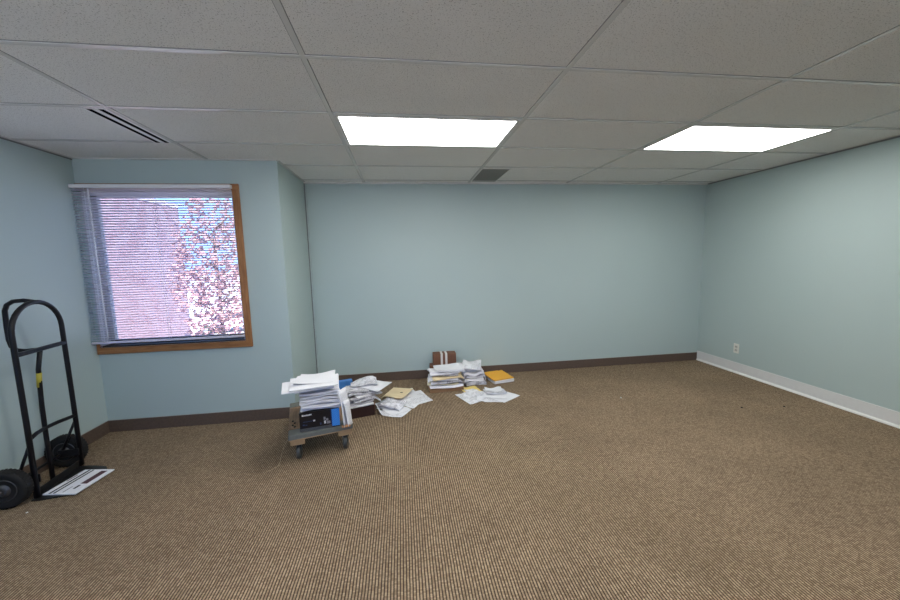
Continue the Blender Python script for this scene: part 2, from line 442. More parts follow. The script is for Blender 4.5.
bl = thing('window_blind', 'white horizontal slat mini blind drawn down over the window', 'blind', (-.42, 1.628, 2.137))
def L(o): o.location = Vector(o.location) - Vector(bl.location); return o
BX0, BX1, BYc = -1.026, .186, 1.628
L(MB().box(BX0-.004, BX1+.002, BYc-.022, BYc+.022, 2.108, 2.137, 'white_metal', bev=.003).build('headrail', bl))
s = MB(); z = 2.094; tilt = math.radians(-18); PITCH = .0212
while z > .842:
    pr = []
    for k in range(5):
        a = (k/4-.5); yy = a*.025; zz = .0018*(1-4*a*a)
        pr.append((yy*math.cos(tilt) - zz*math.sin(tilt), yy*math.sin(tilt) + zz*math.cos(tilt)))
    jz = random.uniform(-.0012, .0012); vs = []
    for x, dz in ((BX0, jz), (BX1, -jz)):
        for (yy, zz) in pr: vs.append((x, BYc+yy, z+zz+dz))
        for (yy, zz) in pr: vs.append((x, BYc+yy, z+zz+dz-.0005))
    fs = []
    for k in range(4): fs += [(k, k+1, 11+k, 10+k), (5+k, 15+k, 16+k, 6+k), (k, 5+k, 6+k, k+1), (10+k, 11+k, 16+k, 15+k)]
    fs += [(0, 10, 15, 5), (4, 9, 19, 14)]
    s.add(vs, fs, 'slat', True); z -= PITCH
L(s.build('slats', bl))
L(MB().box(BX0-.006, BX1+.003, BYc-.013, BYc+.013, .812, .830, 'slat', bev=.004).build('bottom_rail', bl))
for x in (-.925, -.42, .09):
    t = MB()
    for yy in (-.0145, .0145): t.tube([(x, BYc+yy, 2.11), (x, BYc+yy, .826)], .0011, 'cord', 6)
    L(t.build('ladder_cord', bl))
L(MB().tube([(-.885, BYc-.028, 2.10), (-.885, BYc-.030, 1.5), (-.885, BYc-.028, .86)], .0045, 'wand', 8).build('tilt_wand', bl))

# ------------------------------------------------------------------ ceiling fixtures
def ceiling_light(i, j, label):
    t = thing('ceiling_light', label, 'light', ((i+.5+1)*TX, (j+.5)*TY, H), 0, 'flat ceiling light panels')
    a, b_ = TX/2-.013, TY/2-.013; q = .026
    fr = MB()
    for x0, x1, y0, y1 in ((-a, a, -b_, -b_+q), (-a, a, b_-q, b_), (-a, -a+q, -b_+q, b_-q), (a-q, a, -b_+q, b_-q)): fr.box(x0, x1, y0, y1, -.007, 0, 'frame', bev=.002)
    fr.build('frame', t)
    MB().box(-a+q, a-q, -b_+q, b_-q, -.0055, 0, 'diffuser').build('diffuser', t)
    return t
ceiling_light(0, 1, 'lit flat light panel in the ceiling near the middle, left of the other lit one')
ceiling_light(2, 1, 'lit flat light panel in the ceiling nearer the right wall')
ceiling_light(-1, -2, 'added unseen fill light panel behind the viewer towards the window side')  # this panel and the next are unseen, added to brighten the room
ceiling_light(1, -2, 'added unseen fill light panel behind the viewer towards the right wall')

v = thing('return_air_grille', 'small dark grey perforated air grille in the ceiling by the back wall', 'vent', (2.595, 2.185, H))
MB().box(-.142, .142, -.292, .292, -.004, 0, 'perf').build('perforated_plate', v)
fr = MB()
for x0, x1, y0, y1 in ((-.15, .15, -.30, -.292), (-.15, .15, .292, .30), (-.15, -.142, -.292, .292), (.142, .15, -.292, .292)): fr.box(x0, x1, y0, y1, -.006, 0, 'frame')
fr.build('frame', v)
v = thing('slot_diffuser', 'white linear air diffuser with two black slots in the ceiling near the window', 'vent', (-.072, .9285, H))
MB().box(-.058, .058, -.292, .292, -.005, 0, 'white_metal').build('faceplate', v)
for x in (-.033, .028): MB().box(x-.013, x+.013, -.290, .290, -.0065, -.002, 'slot').build('slot', v)

# ------------------------------------------------------------------ outlet
o = thing('wall_outlet', 'ivory double power outlet low on the right wall', 'outlet', (XR, 1.99, .30))
MB().box(-.006, 0, -.036, .036, -.058, .058, 'ivory', bev=.003).build('cover_plate', o)
for zz in (-.021, .021):
    rc = MB().box(-.009, -.005, -.017, .017, zz-.014, zz+.014, 'ivory_dark', bev=.003)
    for yy in (-.006, .006): rc.box(-.0096, -.0085, yy-.001, yy+.001, zz-.002, zz+.007, 'ink')
    rc.build('receptacle', o)
MB().lathe([(.0028, 0), (.0028, .0012)], TR(-.006, 0, 0) @ Matrix.Rotation(-PI/2, 4, 'Y'), 'caster_metal', 10).build('screw', o)

# ------------------------------------------------------------------ hand truck
ht = thing('hand_truck', 'tall black two-wheeled hand truck standing against the left wall', 'hand truck', (-.7775, .9145, 0), math.atan2(.1051, .9945))
# local axes: x = out into the room, y = along the wall towards the window
h = .186; RT = .0145
def arc(c, rad, a0, a1, n, fx): return [fx(c, rad, a0+(a1-a0)*i/n) for i in range(n+1)]
arch = [(0, -h, .012), (0.004, -h, .5), (.004, -h, 1.062)]
arch += [(.004, -h*math.cos(a), 1.062 + h*math.sin(a)) for a in [PI*i/18 for i in range(1, 18)]]
arch += [(.004, h, 1.062), (.004, h, .5), (0, h, .012)]
MB().tube(arch, RT, 'steel', 12).build('frame_rail', ht)
rl = [(.004, 0, 1.250), (-.05, 0, 1.262), (-.105, 0, 1.258), (-.138, 0, 1.238), (-.154, 0, 1.200), (-.158, 0, 1.10), (-.158, 0, 1.01), (-.150, 0, .965), (-.125, 0, .938), (-.085, 0, .930), (.004, 0, .935)]
MB().tube(rl, .0135, 'steel', 12).build('grip_handle', ht)
MB().box(-.010, .018, -h, h, .925, .950, 'steel', bev=.004).build('crossbar', ht)
MB().tube([(.004+.0, -h, .395), (-.030, -h*.45, .395), (-.040, 0, .395), (-.030, h*.45, .395), (.004, h, .395)], .0125, 'steel', 10).build('crossbar', ht)
cb = MB(); cb.tube([(-.004, 0, .935), (-.030, 0, .80), (-.043, 0, .55), (-.046, 0, .3), (-.046, 0, .012)], .013, 'steel', 10); cb = cb.build('centre_bar', ht)
st = MB(); st.tube([(-.0300, 0, .775), (-.0388, 0, .680)], .0139, 'yellow', 10); st.build('yellow_sticker', cb)['label'] = 'yellow sticker'
for sg in (-1, 1):
    MB().tube([(0, sg*h, .36), (-.098, sg*(h-.012), .135)], .009, 'steel', 8).build('brace', ht)
    MB().box(-.115, .012, sg*(h-.024)-.004, sg*(h-.024)+.004, .098, .152, 'steel', bev=.003).build('axle_bracket', ht)
MB().tube([(-.103, -.275, .1205), (-.103, .258, .1205)], .009, 'steel', 10).build('axle', ht)
MB().lathe([(.011, 0), (.015, .004), (.015, .015), (.011, .018)], TR(-.103, .168, .1205) @ Matrix.Rotation(-PI/2, 4, 'X'), 'chrome', 14).build('axle_collar', ht)['label'] = 'bright metal axle collar'
for sg in (-1, 1):
    T = TR(-.103, .222 if sg > 0 else -.24, .1205) @ Matrix.Rotation(PI/2, 4, 'X')
    hw = .033
    prof = [(.070, -hw*.72), (.082, -hw*.95), (.100, -hw), (.112, -hw*.92), (.1175, -hw*.6), (.120, -hw*.2), (.120, hw*.2), (.1175, hw*.6), (.112, hw*.92), (.100, hw), (.082, hw*.95), (.070, hw*.72), (.066, 0)]
    wb = MB(); wb.lathe(prof[:-1], T, 'rubber', 40)
    for k in range(36):
        a = 2*PI*k/36
        wb.box(.1185, .1205, -.006, .006, -.022, .022, 'rubber', T @ RZ(a))
    wo = wb.build('wheel', ht)
    hb = MB(); hb.lathe([(.072, -.022), (.070, -.027), (.050, -.016), (.030, -.030), (.018, -.046), (.018, .046), (.030, .030), (.050, .016), (.070, .027), (.072, .022)], T, 'hub', 28)
    hb.build('hub', wo)['label'] = 'dull grey metal hub'
    MB().lathe([(.012, -.052), (.014, -.047), (.014, .047), (.012, .052)], T, 'hub', 12).build('axle_nut', wo)
MB().prism([(-.015, -.215), (.05, -.222), (.20, -.205), (.215, -.185), (.21, .09), (.19, .12), (.05, .17), (-.015, .175)], .002, .009, 'plate').build('toe_plate', ht)
tp = MB().box(-.012, -.004, -.2, .17, .009, .055, 'plate', bev=.002); tp.build('toe_plate_lip', ht)

# printed flat mailer on the toe plate
ml = MB(); T = TR(-.638, .860, .0110) @ RZ(math.radians(-8))
# runs: x out from wall, y along
ml.box(-.085, .128, -.135, .137, 0, .010, 'paper', T, bev=.002)
for x0, x1, y0, y1, mm in ((-.050, -.036, -.13, .13, 'ink'), (-.022, -.010, -.13, .13, 'ink'), (.055, .098, -.03, .115, 'ink_red'), (.060, .075, -.085, -.045, 'ink'), (-.074, -.066, .0, .07, 'ink_red'), (.03, .036, -.12, -.06, 'mid_print')):
    ml.box(x0, x1, y0, y1, .0095, .0110, mm, T)
o = ml.build('flat_mailer'); tag(o, 'white flat mailer with dark printed bars lying on the hand truck toe plate', 'mailer')

# ------------------------------------------------------------------ paper system: a height field that every sheet drapes over
GX0, GY0, GS = .30, .60, .008
GNX, GNY = int(2.9/GS), int(2.0/GS)
HF = np.zeros((GNX, GNY))
def hf_rect(T, x0, x1, y0, y1, z):
    Ti = T.inverted()
    xs = GX0 + GS*np.arange(GNX); ys = GY0 + GS*np.arange(GNY); X, Y = np.meshgrid(xs, ys, indexing='ij')
    lx = Ti[0][0]*X + Ti[0][1]*Y + Ti[0][3]; ly = Ti[1][0]*X + Ti[1][1]*Y + Ti[1][3]
    mk = (lx >= x0-.002) & (lx <= x1+.002) & (ly >= y0-.002) & (ly <= y1+.002)
    HF[mk] = np.maximum(HF[mk], z)
def hf_at(X, Y):
    fx = np.clip((X-GX0)/GS, 0, GNX-2); fy = np.clip((Y-GY0)/GS, 0, GNY-2); i = fx.astype(int); j = fy.astype(int)
    out = np.zeros_like(X)
    for a in (-1, 0, 1, 2):
        for b in (-1, 0, 1, 2): out = np.maximum(out, HF[np.clip(i+a, 0, GNX-1), np.clip(j+b, 0, GNY-1)])
    return out
def blur(z, n=1):
    for _ in range(n):
        p = np.pad(z, 1, mode='edge')
        # linear extrapolation at the rim keeps sheets stiff past their support
        p[0, :] = 2*p[1, :]-p[2, :]; p[-1, :] = 2*p[-2, :]-p[-3, :]; p[:, 0] = 2*p[:, 1]-p[:, 2]; p[:, -1] = 2*p[:, -2]-p[:, -3]
        z = (p[1:-1, 1:-1]*2 + p[:-2, 1:-1] + p[2:, 1:-1] + p[1:-1, :-2] + p[1:-1, 2:])/6
    return z
def paper(name, label, cat, group, cx, cy, w_, d_, deg, t, mat, stiff=14, sag=.0006, wave=.002, curl=0, fan=0, nx=16, ny=20, taper=0):
    """a sheet or sheaf w_ x d_ x t lying wherever it lands; wave ripples it, curl lifts a corner"""
    T = TR(cx, cy, 0) @ RZ(math.radians(deg))
    ux = np.linspace(-.5, .5, nx); uy = np.linspace(-.5, .5, ny); U, V = np.meshgrid(ux, uy, indexing='ij')
    lx = U*w_; ly = V*d_
    X = T[0][0]*lx + T[0][1]*ly + cx; Y = T[1][0]*lx + T[1][1]*ly + cy
    Hs = hf_at(X, Y) + .0012
    z = np.full_like(Hs, Hs.max())
    for k in range(420):
        z = np.maximum(Hs, blur(z, 1) - sag*(14/stiff))
    ph = rng.uniform(0, 6.3, 4)
    rip = wave*(1 + np.sin(U*rng.uniform(4, 9) + V*rng.uniform(-5, 5) + ph[0]))*.5*(.4+np.abs(U)*1.2)
    z = z + rip
    if curl:
        sx, sy = rng.choice([-1, 1]), rng.choice([-1, 1])
        dd = np.clip((U*sx + V*sy) - .45, 0, 1); z = z + curl*(dd/.55)**1.6
    tt = t*(1 - taper*np.abs(V)*1.2) * (1 + .10*np.sin(V*5+ph[1]) * (1 if t > .004 else 0))
    base = Vector((cx, cy, float(z.min())))
    # bundles: loosen the rim a little so the edges are not machine straight
    jx = (rng.uniform(-1, 1, (nx, ny))*fan); jy = (rng.uniform(-1, 1, (nx, ny))*fan)
    NL = 1 if t < .006 else max(2, int(t/.004))
    vs = []; layers = []
    for q in range(NL+1):
        a = q/NL; zz = z + tt*a
        oxq = rng.uniform(-1, 1)*fan; oyq = rng.uniform(-1, 1)*fan
        lay = []
        for i in range(nx):
            for j in range(ny):
                rim = (abs(U[i, j]) > .49 or abs(V[i, j]) > .49)
                x_ = lx[i, j] + (oxq if abs(U[i, j]) > .49 else 0); y_ = ly[i, j] + (oyq if abs(V[i, j]) > .49 else 0)
                if q in (0, NL) or rim: lay.append(len(vs)); vs.append((x_, y_, zz[i, j]-base.z))
                else: lay.append(-1)
        layers.append(lay)
    id_ = lambda q, i, j: layers[q][i*ny+j]
    fs = []
    for i in range(nx-1):
        for j in range(ny-1):
            fs.append((id_(NL, i, j), id_(NL, i+1, j), id_(NL, i+1, j+1), id_(NL, i, j+1)))
            fs.append((id_(0, i, j), id_(0, i, j+1), id_(0, i+1, j+1), id_(0, i+1, j)))
    for q in range(NL):
        for i in range(nx-1):
            fs.append((id_(q, i, 0), id_(q, i+1, 0), id_(q+1, i+1, 0), id_(q+1, i, 0)))
            fs.append((id_(q, i, ny-1), id_(q+1, i, ny-1), id_(q+1, i+1, ny-1), id_(q, i+1, ny-1)))
        for j in range(ny-1):
            fs.append((id_(q, 0, j), id_(q+1, 0, j), id_(q+1, 0, j+1), id_(q, 0, j+1)))
            fs.append((id_(q, nx-1, j), id_(q, nx-1, j+1), id_(q+1, nx-1, j+1), id_(q+1, nx-1, j)))
    mb = MB(); mb.add(vs, fs, mat, False)
    o = mb.build(name); o.location = base; o.rotation_euler = (0, 0, math.radians(deg))
    tag(o, label, cat, group)
    # write the top into the height field
    Ti = T.inverted(); xs = GX0 + GS*np.arange(GNX); ys = GY0 + GS*np.arange(GNY)
    R = .5*math.hypot(w_, d_)+.02
    i0, i1 = max(0, int((cx-R-GX0)/GS)), min(GNX, int((cx+R-GX0)/GS)+2); j0, j1 = max(0, int((cy-R-GY0)/GS)), min(GNY, int((cy+R-GY0)/GS)+2)
    Xg, Yg = np.meshgrid(xs[i0:i1], ys[j0:j1], indexing='ij')
    a = (Ti[0][0]*Xg + Ti[0][1]*Yg + Ti[0][3])/w_ + .5; b_ = (Ti[1][0]*Xg + Ti[1][1]*Yg + Ti[1][3])/d_ + .5
    mk = (a >= -.045) & (a <= 1.045) & (b_ >= -.045) & (b_ <= 1.045)
    fi = np.clip(a*(nx-1), 0, nx-1.001); fj = np.clip(b_*(ny-1), 0, ny-1.001); ii = fi.astype(int); jj = fj.astype(int)
    top = z+tt; tz = np.maximum.reduce([top[ii, jj], top[ii+1, jj], top[ii, jj+1], top[ii+1, jj+1]])
    sub = HF[i0:i1, j0:j1]; sub[mk] = np.maximum(sub[mk], tz[mk])
    return o

# ------------------------------------------------------------------ dolly
DA = math.radians(15.3); DT = .214
dl = thing('furniture_dolly', 'four-wheeled wooden furniture dolly with a padded front board under the black box', 'dolly', (.7468, .853, 0), DA)
DWI, DDE = .457, .664; TH = .042
def deck(x0, x1, y0, y1, z0, z1, nm, mm): return MB().box(x0, x1, y0, y1, z0, z1, mm, bev=.004).build(nm, dl)
fb = deck(0, DWI, 0, .105, DT-TH, DT, 'end_board', 'grey_pad'); MB().box(.001, DWI-.001, -.0015, .002, DT-TH-.001, DT-TH+.006, 'edge_wood').build('raw_edge', fb)
fb['label'] = 'front board with grey pad'
deck(0, DWI, DDE-.105, DDE, DT-TH, DT, 'end_board', 'grey_pad')
sb = deck(0, .095, .107, DDE-.107, DT-TH, DT, 'side_board', 'plywood_v')
sb2 = deck(DWI-.095, DWI, .107, DDE-.107, DT-TH, DT, 'side_board', 'plywood_v')
for q, xx in ((sb, .03), (sb2, DWI-.03)):
    for yy in (.14, .175, .21, .25):
        MB().lathe([(.009, 0), (.009, .004), (.006, .007)], TR(xx+(.014 if yy in (.14, .21) else 0), yy, DT), 'bolt', 10).build('bolt_head', q)
for ix, xx in enumerate((.010, DWI-.110)):
    for iy, yy in enumerate((.006, DDE-.106)):
        MB().box(xx, xx+.10, yy, yy+.10, DT-TH-.042, DT-TH-.001, 'edge_wood', bev=.003).build('corner_block', dl)
        cx_ = xx + .055; cy_ = yy + .042; zt = DT-TH-.042
        c_ = MB(); c_.box(cx_-.032, cx_+.032, cy_-.032, cy_+.032, zt-.004, zt, 'caster_metal')
        c_.lathe([(.018, zt-.014), (.022, zt-.004)], TR(cx_, cy_, 0), 'caster_metal', 14)
        for sg in (-1, 1): c_.box(cx_+sg*.019-.0015, cx_+sg*.019+.0015, cy_-.012, cy_+.034, .030, zt-.010, 'caster_metal')
        c_.tube([(cx_-.022, cy_+.018, .052), (cx_+.022, cy_+.018, .052)], .005, 'caster_metal', 8)
        co = c_.build('caster_fork', dl)
        Tw = TR(cx_, cy_+.018, .0525) @ RZ(math.radians(-8)) @ Matrix.Rotation(PI/2, 4, 'Y')
        MB().lathe([(.012, -.016), (.042, -.016), (.049, -.014), (.052, -.008), (.052, .008), (.049, .014), (.042, .016), (.012, .016)], Tw, 'caster', 26).build('caster_wheel', co)
Td = TR(.7468, .853, 0) @ RZ(DA); hf_rect(Td, 0, DWI, 0, DDE, DT)

# black carton on the dolly
BA = math.radians(11.3); BW, BD, BH = .281, .39, .145
cb = thing('black_carton', 'black and blue printed paper carton on the wooden dolly', 'box', (.820, .897, DT+.001), BA)
pr_ = MB().box(0, BW, 0, BD, 0, BH, 'black_card', bev=.003)
pp = MB()
pp.box(BW-.055, BW-.001, -.0012, .001, .010, BH-.002, 'blue_hatch'); pp.box(BW-.064, BW-.055, -.001, .001, .010, BH-.002, 'blue_navy')
pp.box(BW-.001, BW+.0012, .0, BD*.96, .010, BH-.002, 'blue_hatch')
pp.build('blue_stripe', cb)['label'] = 'blue hatched stripe'
lp = MB(); lp.box(0.002, BW-.055, -.004, .0015, .004, .024, 'grey_card'); lp.build('front_lip', cb)
for k, (xx, ww, hh) in enumerate(((.018, .012, .013), (.032, .007, .010), (.0405, .007, .010), (.049, .008, .010), (.0585, .007, .009), (.067, .009, .010), (.078, .007, .010))):
    pr_.box(xx, xx+ww, -.0011, .001, .118+k*.0004, .118+k*.0004+hh, 'pale_print')
for k in range(9): pr_.box(.024+k*.0075, .029+k*.0075, -.0011, .001, .072, .077, 'blue_print')
pr_.box(.094, .108, -.0011, .001, .070, .081, 'pale_print')
pr_.box(.020, .034, -.0011, .001, .046, .056, 'blue_print'); pr_.box(.038, .052, -.0011, .001, .046, .051, 'blue_print')
for xx, zz, ww, hh, mm in ((.168, .070, .013, .022, 'mid_print'), (.184, .060, .016, .018, 'mid_print'), (.170, .040, .012, .022, 'pale_print'), (.188, .036, .026, .020, 'mid_print'), (.140, .036, .010, .016, 'blue_print')):
    pr_.box(xx, xx+ww, -.0011, .001, zz, zz+hh, mm)
pr_.build('carton_body', cb)
Tb = TR(.820, .897, 0) @ RZ(BA); hf_rect(Tb, 0, BW, 0, BD, DT+BH+.001)

# ---- the tall stack of bundles on the black carton
ORD = ['lowest', 'second', 'third', 'fourth', 'fifth', 'sixth', 'seventh', 'eighth', 'ninth', 'tenth', 'eleventh', 'twelfth', 'thirteenth', 'fourteenth', 'fifteenth']
c0 = Tb @ Vector((BW/2-.002, BD/2-.03, 0)); cx, cy = c0.x, c0.y+.02
NS = 7
for k in range(NS):
    g_ = 'paper bundles on the black carton'
    w_ = random.uniform(.262, .286); d_ = random.uniform(.33, .37); t = random.uniform(.010, .019)
    lab = 'white paper bundle in the tall stack on the black carton, ' + ('lowest of all' if k == 0 else ORD[k] + ' from the carton')
    paper('paper_bundle', lab, 'paper bundle', g_, cx + random.uniform(-.018, .018) + (.010 if k < 4 else 0), cy + random.uniform(-.016, .012) - .004*(k > 8),
          w_, d_, 11.3 + random.uniform(-6, 6), t, 'bundle', 30, .00006, .015, 0, .005)
paper('paper_sheaf', 'smooth white sheaf sticking out to the left of the tall stack top', 'paper', None, .856, .958, .305, .25, 16, .006, 'paper', 60, .00008, .004, 0, .001)
paper('paper_sheaf', 'wide white sheaf covering the top of the tall stack on the dolly', 'paper', None, .918, .981, .33, .28, 14, .007, 'paper', 60, .00008, .006, .0, .001)
paper('paper_sheet', 'single white sheet on the back of the tall stack top', 'paper', None, .918, 1.021, .28, .216, 7, .0012, 'paper', 60, .0002, .006, .02)

def strip(name, label, cat, pts, wid, t, T, mat, group=None, n=6):
    """a bent sheet: profile pts (x,z) swept along local y"""
    vs = []; fs = []; P = [Vector((x, z)) for x, z in pts]; m_ = len(P); nor = []
    for i in range(m_):
        d = (P[min(i+1, m_-1)]-P[max(i-1, 0)]).normalized(); nor.append(Vector((-d.y, d.x)))
    for j in range(n):
        yy = (j/(n-1)-.5)*wid
        for i in range(m_):
            wv = .003*math.sin(yy*22+i*.8)
            a = P[i] + nor[i]*wv; b = a + nor[i]*t
            vs += [(a.x, yy, a.y), (b.x, yy, b.y)]
    W = 2*m_
    for j in range(n-1):
        for i in range(m_-1):
            a = j*W+2*i
            fs += [(a, a+2, a+W+2, a+W), (a+1, a+W+1, a+W+3, a+3)]
        fs += [(j*W, j*W+W, j*W+W+1, j*W+1), (j*W+W-2, j*W+W-1, j*W+2*W-1, j*W+2*W-2)]
    for i in range(m_-1):
        a = 2*i; fs += [(a, a+1, a+3, a+2)]; a += (n-1)*W; fs += [(a, a+2, a+3, a+1)]
    mb = MB(); mb.add(vs, fs, mat, True); o = mb.build(name); o.matrix_world = T
    return tag(o, label, cat, group)
# white sheets slumped against the right flank of the stack
Ts = TR(1.127, .970, DT) @ RZ(math.radians(-22))
strip('leaning_sheet', 'white sheet slumped against the right side of the black carton', 'paper', [(.030, .004), (.022, .03), (.016, .08), (.012, .14), (.008, .20), (.002, .25), (-.008, .285)][::-1], .10, .003, Ts, 'paper')
strip('leaning_sheet', 'second white sheet leaning outside the slumped one beside the black carton', 'paper', [(.042, .004), (.034, .03), (.027, .08), (.021, .13), (.017, .17), (.013, .20)][::-1], .07, .003, TR(1.137, .966, DT) @ RZ(math.radians(-22)), 'text')
o = MB().box(BW+.012, BW+.075, -.045, -.012, DT+.002, DT+.014, 'orange_wood', Tb, bev=.003).build('wood_offcut'); tag(o, 'small orange wooden offcut on the dolly beside the black carton', 'offcut')
hf_rect(Tb, BW, BW+.10, 0, .22, DT+.29)

# string from the dolly's front corner
tw = MB().tube([(.7395, .862, .186), (.712, .868, .14), (.684, .880, .07), (.668, .892, .018), (.668, .875, .006), (.668, .84, .004), (.640, .80, .004), (.610, .772, .004)], .0022, 'twine', 6)
tag(tw.build('string'), 'thin tan string trailing from the front left corner of the dolly', 'string')

# ------------------------------------------------------------------ dark box beside the dolly, filled with newspapers
B2 = TR(1.068+.012, 1.529+.004, 0) @ RZ(DA)
bx = thing('maroon_box', 'dark maroon box on the floor to the right of the dolly', 'box', (1.080, 1.533, 0), DA)
q = MB(); W2, D2, H2 = .228, .36, .098
q.box(0, W2, 0, D2, 0.001, .006, 'maroon'); q.box(0, W2, 0, .006, .006, H2, 'maroon'); q.box(0, W2, D2-.006, D2, .006, H2, 'maroon')
q.box(0, .006, .006, D2-.006, .006, H2, 'maroon'); q.box(W2-.006, W2, .006, D2-.006, .006, H2, 'maroon'); q.build('box_tray', bx)
q = MB(); q.prism([(W2+.001, -.002), (W2+.011, .01), (W2+.009, .18), (W2+.001, .19)], .03, H2+.008, 'kraft'); q.build('side_flap', bx)
hf_rect(B2, 0, W2+.012, 0, D2, H2+.001)
def b2(x, y): p = B2 @ Vector((x, y, 0)); return p.x, p.y
# ------------------------------------------------------------------ papers spilled on the carpet to the right of the maroon box
SP = [('white sheet flat on the carpet at the right front of the maroon box', 'text', 1.478, 1.622, .216, .279, 62, .0015),
      ('white sheet with its corner towards the room, beside the maroon box', 'paper', 1.475, 1.69, .216, .279, 38, .0015),
      ('large white plan sheet reaching farthest right of the spilled papers', 'text', 1.685, 1.93, .29, .36, 18, .0012),
      ('white sheet lapping over the near edge of the large plan sheet', 'text', 1.61, 1.82, .216, .279, 55, .0012),
      ('white sheet behind the manila folder nearest the back wall', 'paper', 1.60, 2.07, .216, .279, 12, .0012)]
for lab, mm, x, y, w_, d_, a, t in SP:
    paper('paper_sheet', lab, 'paper', None, x, y, w_, d_, a, t, mm, 14, .0012, .004, .012)
paper('newspaper', 'grey folded newspaper sloping off the spill beside the maroon box', 'newspaper', None, 1.445, 1.80, .20, .26, 48, .014, 'news2', 20, .0006, .012, .01, .003)
paper('paper_sheaf', 'curled grey sheaf between the white sheets and the manila folder', 'paper', None, 1.465, 1.725, .15, .24, 60, .012, 'news2', 20, .0006, .012, .02, .002)
fo = paper('manila_folder', 'manila folder lying on the spilled papers', 'folder', None, 1.51, 1.985, .235, .33, -23, .004, 'manila', 40, .0002, .003, nx=26, ny=34)
fl = MB(); fl.box(-.012, .012, -.009, .009, 0, .001, 'ink'); zt = float(hf_at(np.array([1.57]), np.array([2.0]))[0])
fl_o = fl.build('clip_mark', fo); fl_o.location = Vector((.035, .03, zt - fo.location.z + .0005))
fl = MB(); fl.box(-.03, .03, -.012, .012, 0, .0012, 'orange_wood'); t_o = fl.build('label_tab', fo); t_o.location = Vector((.06, -.135, zt - fo.location.z + .001))
t_o['label'] = 'orange tab'
fo.location.z += .005

paper('paper_sheaf', 'white sheaf showing along the front rim of the maroon box', 'paper', None, *b2(.106, .128), .236, .262, 15.3, .010, 'paper', 60, .00005, .001)
bo = MB().box(0, .15, 0, .06, 0, .245, 'blue_card', bev=.003).build('blue_carton'); bo.matrix_world = B2 @ TR(-.065, .385, .001)
tag(bo, 'narrow bright blue carton standing behind the tall paper stack and the newspaper heap', 'box')
NW = [(.105, .15, 3, .235, .27, .014, 'news'), (.15, .145, 12, .26, .25, .013, 'news2'), (.115, .145, -4, .24, .26, .013, 'news'), (.165, .15, 18, .26, .24, .013, 'news2'),
      (.12, .155, 2, .25, .24, .013, 'news'), (.10, .16, -6, .21, .22, .014, 'news2')]
for k, (x, y, a, w_, d_, t, mm) in enumerate(NW):
    lab = ('grey newspaper' if mm == 'news' else 'pale printed bundle') + ' in the heap on the maroon box, ' + ('lowest of all' if k == 0 else ORD[k] + ' up from the box')
    paper('newspaper', lab, 'newspaper', 'newspapers heaped on the maroon box', *b2(x, y), w_, d_, 15.3+a, t, mm, 30, .00025, .010, .014, .003)
paper('paper_sheet', 'smooth white sheet hanging off the right side of the newspaper heap', 'paper', None, 1.315, 1.75, .20, .27, -28, .003, 'paper', 40, .0004, .004)
paper('newspaper', 'folded white newspaper arched on the top right of the heap by the maroon box', 'newspaper', None, *b2(.17, .19), .25, .16, 8, .012, 'news2', 30, .0003, .014, .0, .003)
# ------------------------------------------------------------------ heap against the back wall
# sheets fanned out in front of the heap
FR = [('yellow edged envelope leaning at the front of the wall heap', 'yellowp', 2.325, 2.005, .19, .27, 12, .003),
      ('white printed sheet at the left front of the wall heap', 'text', 2.285, 1.83, .23, .29, 24, .0012),
      ('white sheet in the middle front of the wall heap', 'text', 2.47, 1.81, .25, .279, -12, .0012),
      ('white sheet farthest right in front of the wall heap', 'paper', 2.625, 1.78, .216, .279, -52, .0012),
      ('white sheet lying over the yellow edged envelope', 'text', 2.325, 1.94, .125, .22, 15, .0012),
      ('white sheet overlapping between the two front sheets of the wall heap', 'paper', 2.55, 1.83, .216, .25, 68, .0012)]
for lab, mm, x, y, w_, d_, a, t in FR: paper('paper_sheet', lab, 'paper', None, x, y, w_, d_, a, t, mm, 14, .0012, .005, .008)
paper('booklet', 'curled pale booklet on the sheets in front of the wall heap', 'booklet', None, 2.555, 1.885, .22, .15, 4, .012, 'news2', 50, .0004, .010, .015, .002)
paper('paper_sheet', 'crinkled white sheet on top of the curled booklet', 'paper', None, 2.54, 1.90, .18, .13, -6, .002, 'paper', 50, .0004, .014, .01)

kb = MB().box(0, .38, 0, .27, .001, .045, 'kraft2', bev=.004)
ko = kb.build('flat_carton'); ko.location = (1.865, 2.03, 0); ko.rotation_euler = (0, 0, math.radians(4)); tag(ko, 'low brown flat carton at the bottom of the heap by the back wall', 'box')
Tk = TR(1.865, 2.03, 0) @ RZ(math.radians(4)); hf_rect(Tk, 0, .38, 0, .27, .046)
ba = MB().box(0, .31, 0, .125, 0, .20, 'kraft', bev=.003).build('upright_carton'); ba.location = (1.90, 2.388, .0005)
tag(ba, 'upright brown carton behind the wall heap carrying the strapped parcel', 'box'); hf_rect(TR(1.90, 2.388, 0), 0, .31, 0, .125, .201)
HP = [('white paper sheaf lying directly on the flat brown carton', 'bundle', 2.045, 2.16, .37, .255, 3, .020),
      ('cream sheaf second from the carton in the wall heap', 'cream', 2.02, 2.17, .34, .25, -4, .010),
      ('grey and white magazine bundle third from the carton in the wall heap', 'news', 2.05, 2.16, .35, .25, 3, .018),
      ('white folded bundle fourth from the carton in the wall heap', 'bundle', 2.025, 2.17, .33, .24, -5, .020),
      ('manila folder in the middle of the wall heap', 'manila', 2.065, 2.15, .34, .25, 4, .009),
      ('grey printed sheaf above the manila folder in the wall heap', 'news', 2.04, 2.18, .31, .22, -6, .014),
      ('white bundle under the top sheets of the wall heap', 'bundle', 2.03, 2.17, .33, .23, 5, .022)]
for lab, mm, x, y, w_, d_, a, t in HP: paper('paper_bundle', lab, 'paper bundle', 'bundles heaped by the back wall', x, y, w_, d_, a, t, mm, 40, .0002, .012, 0, .006)
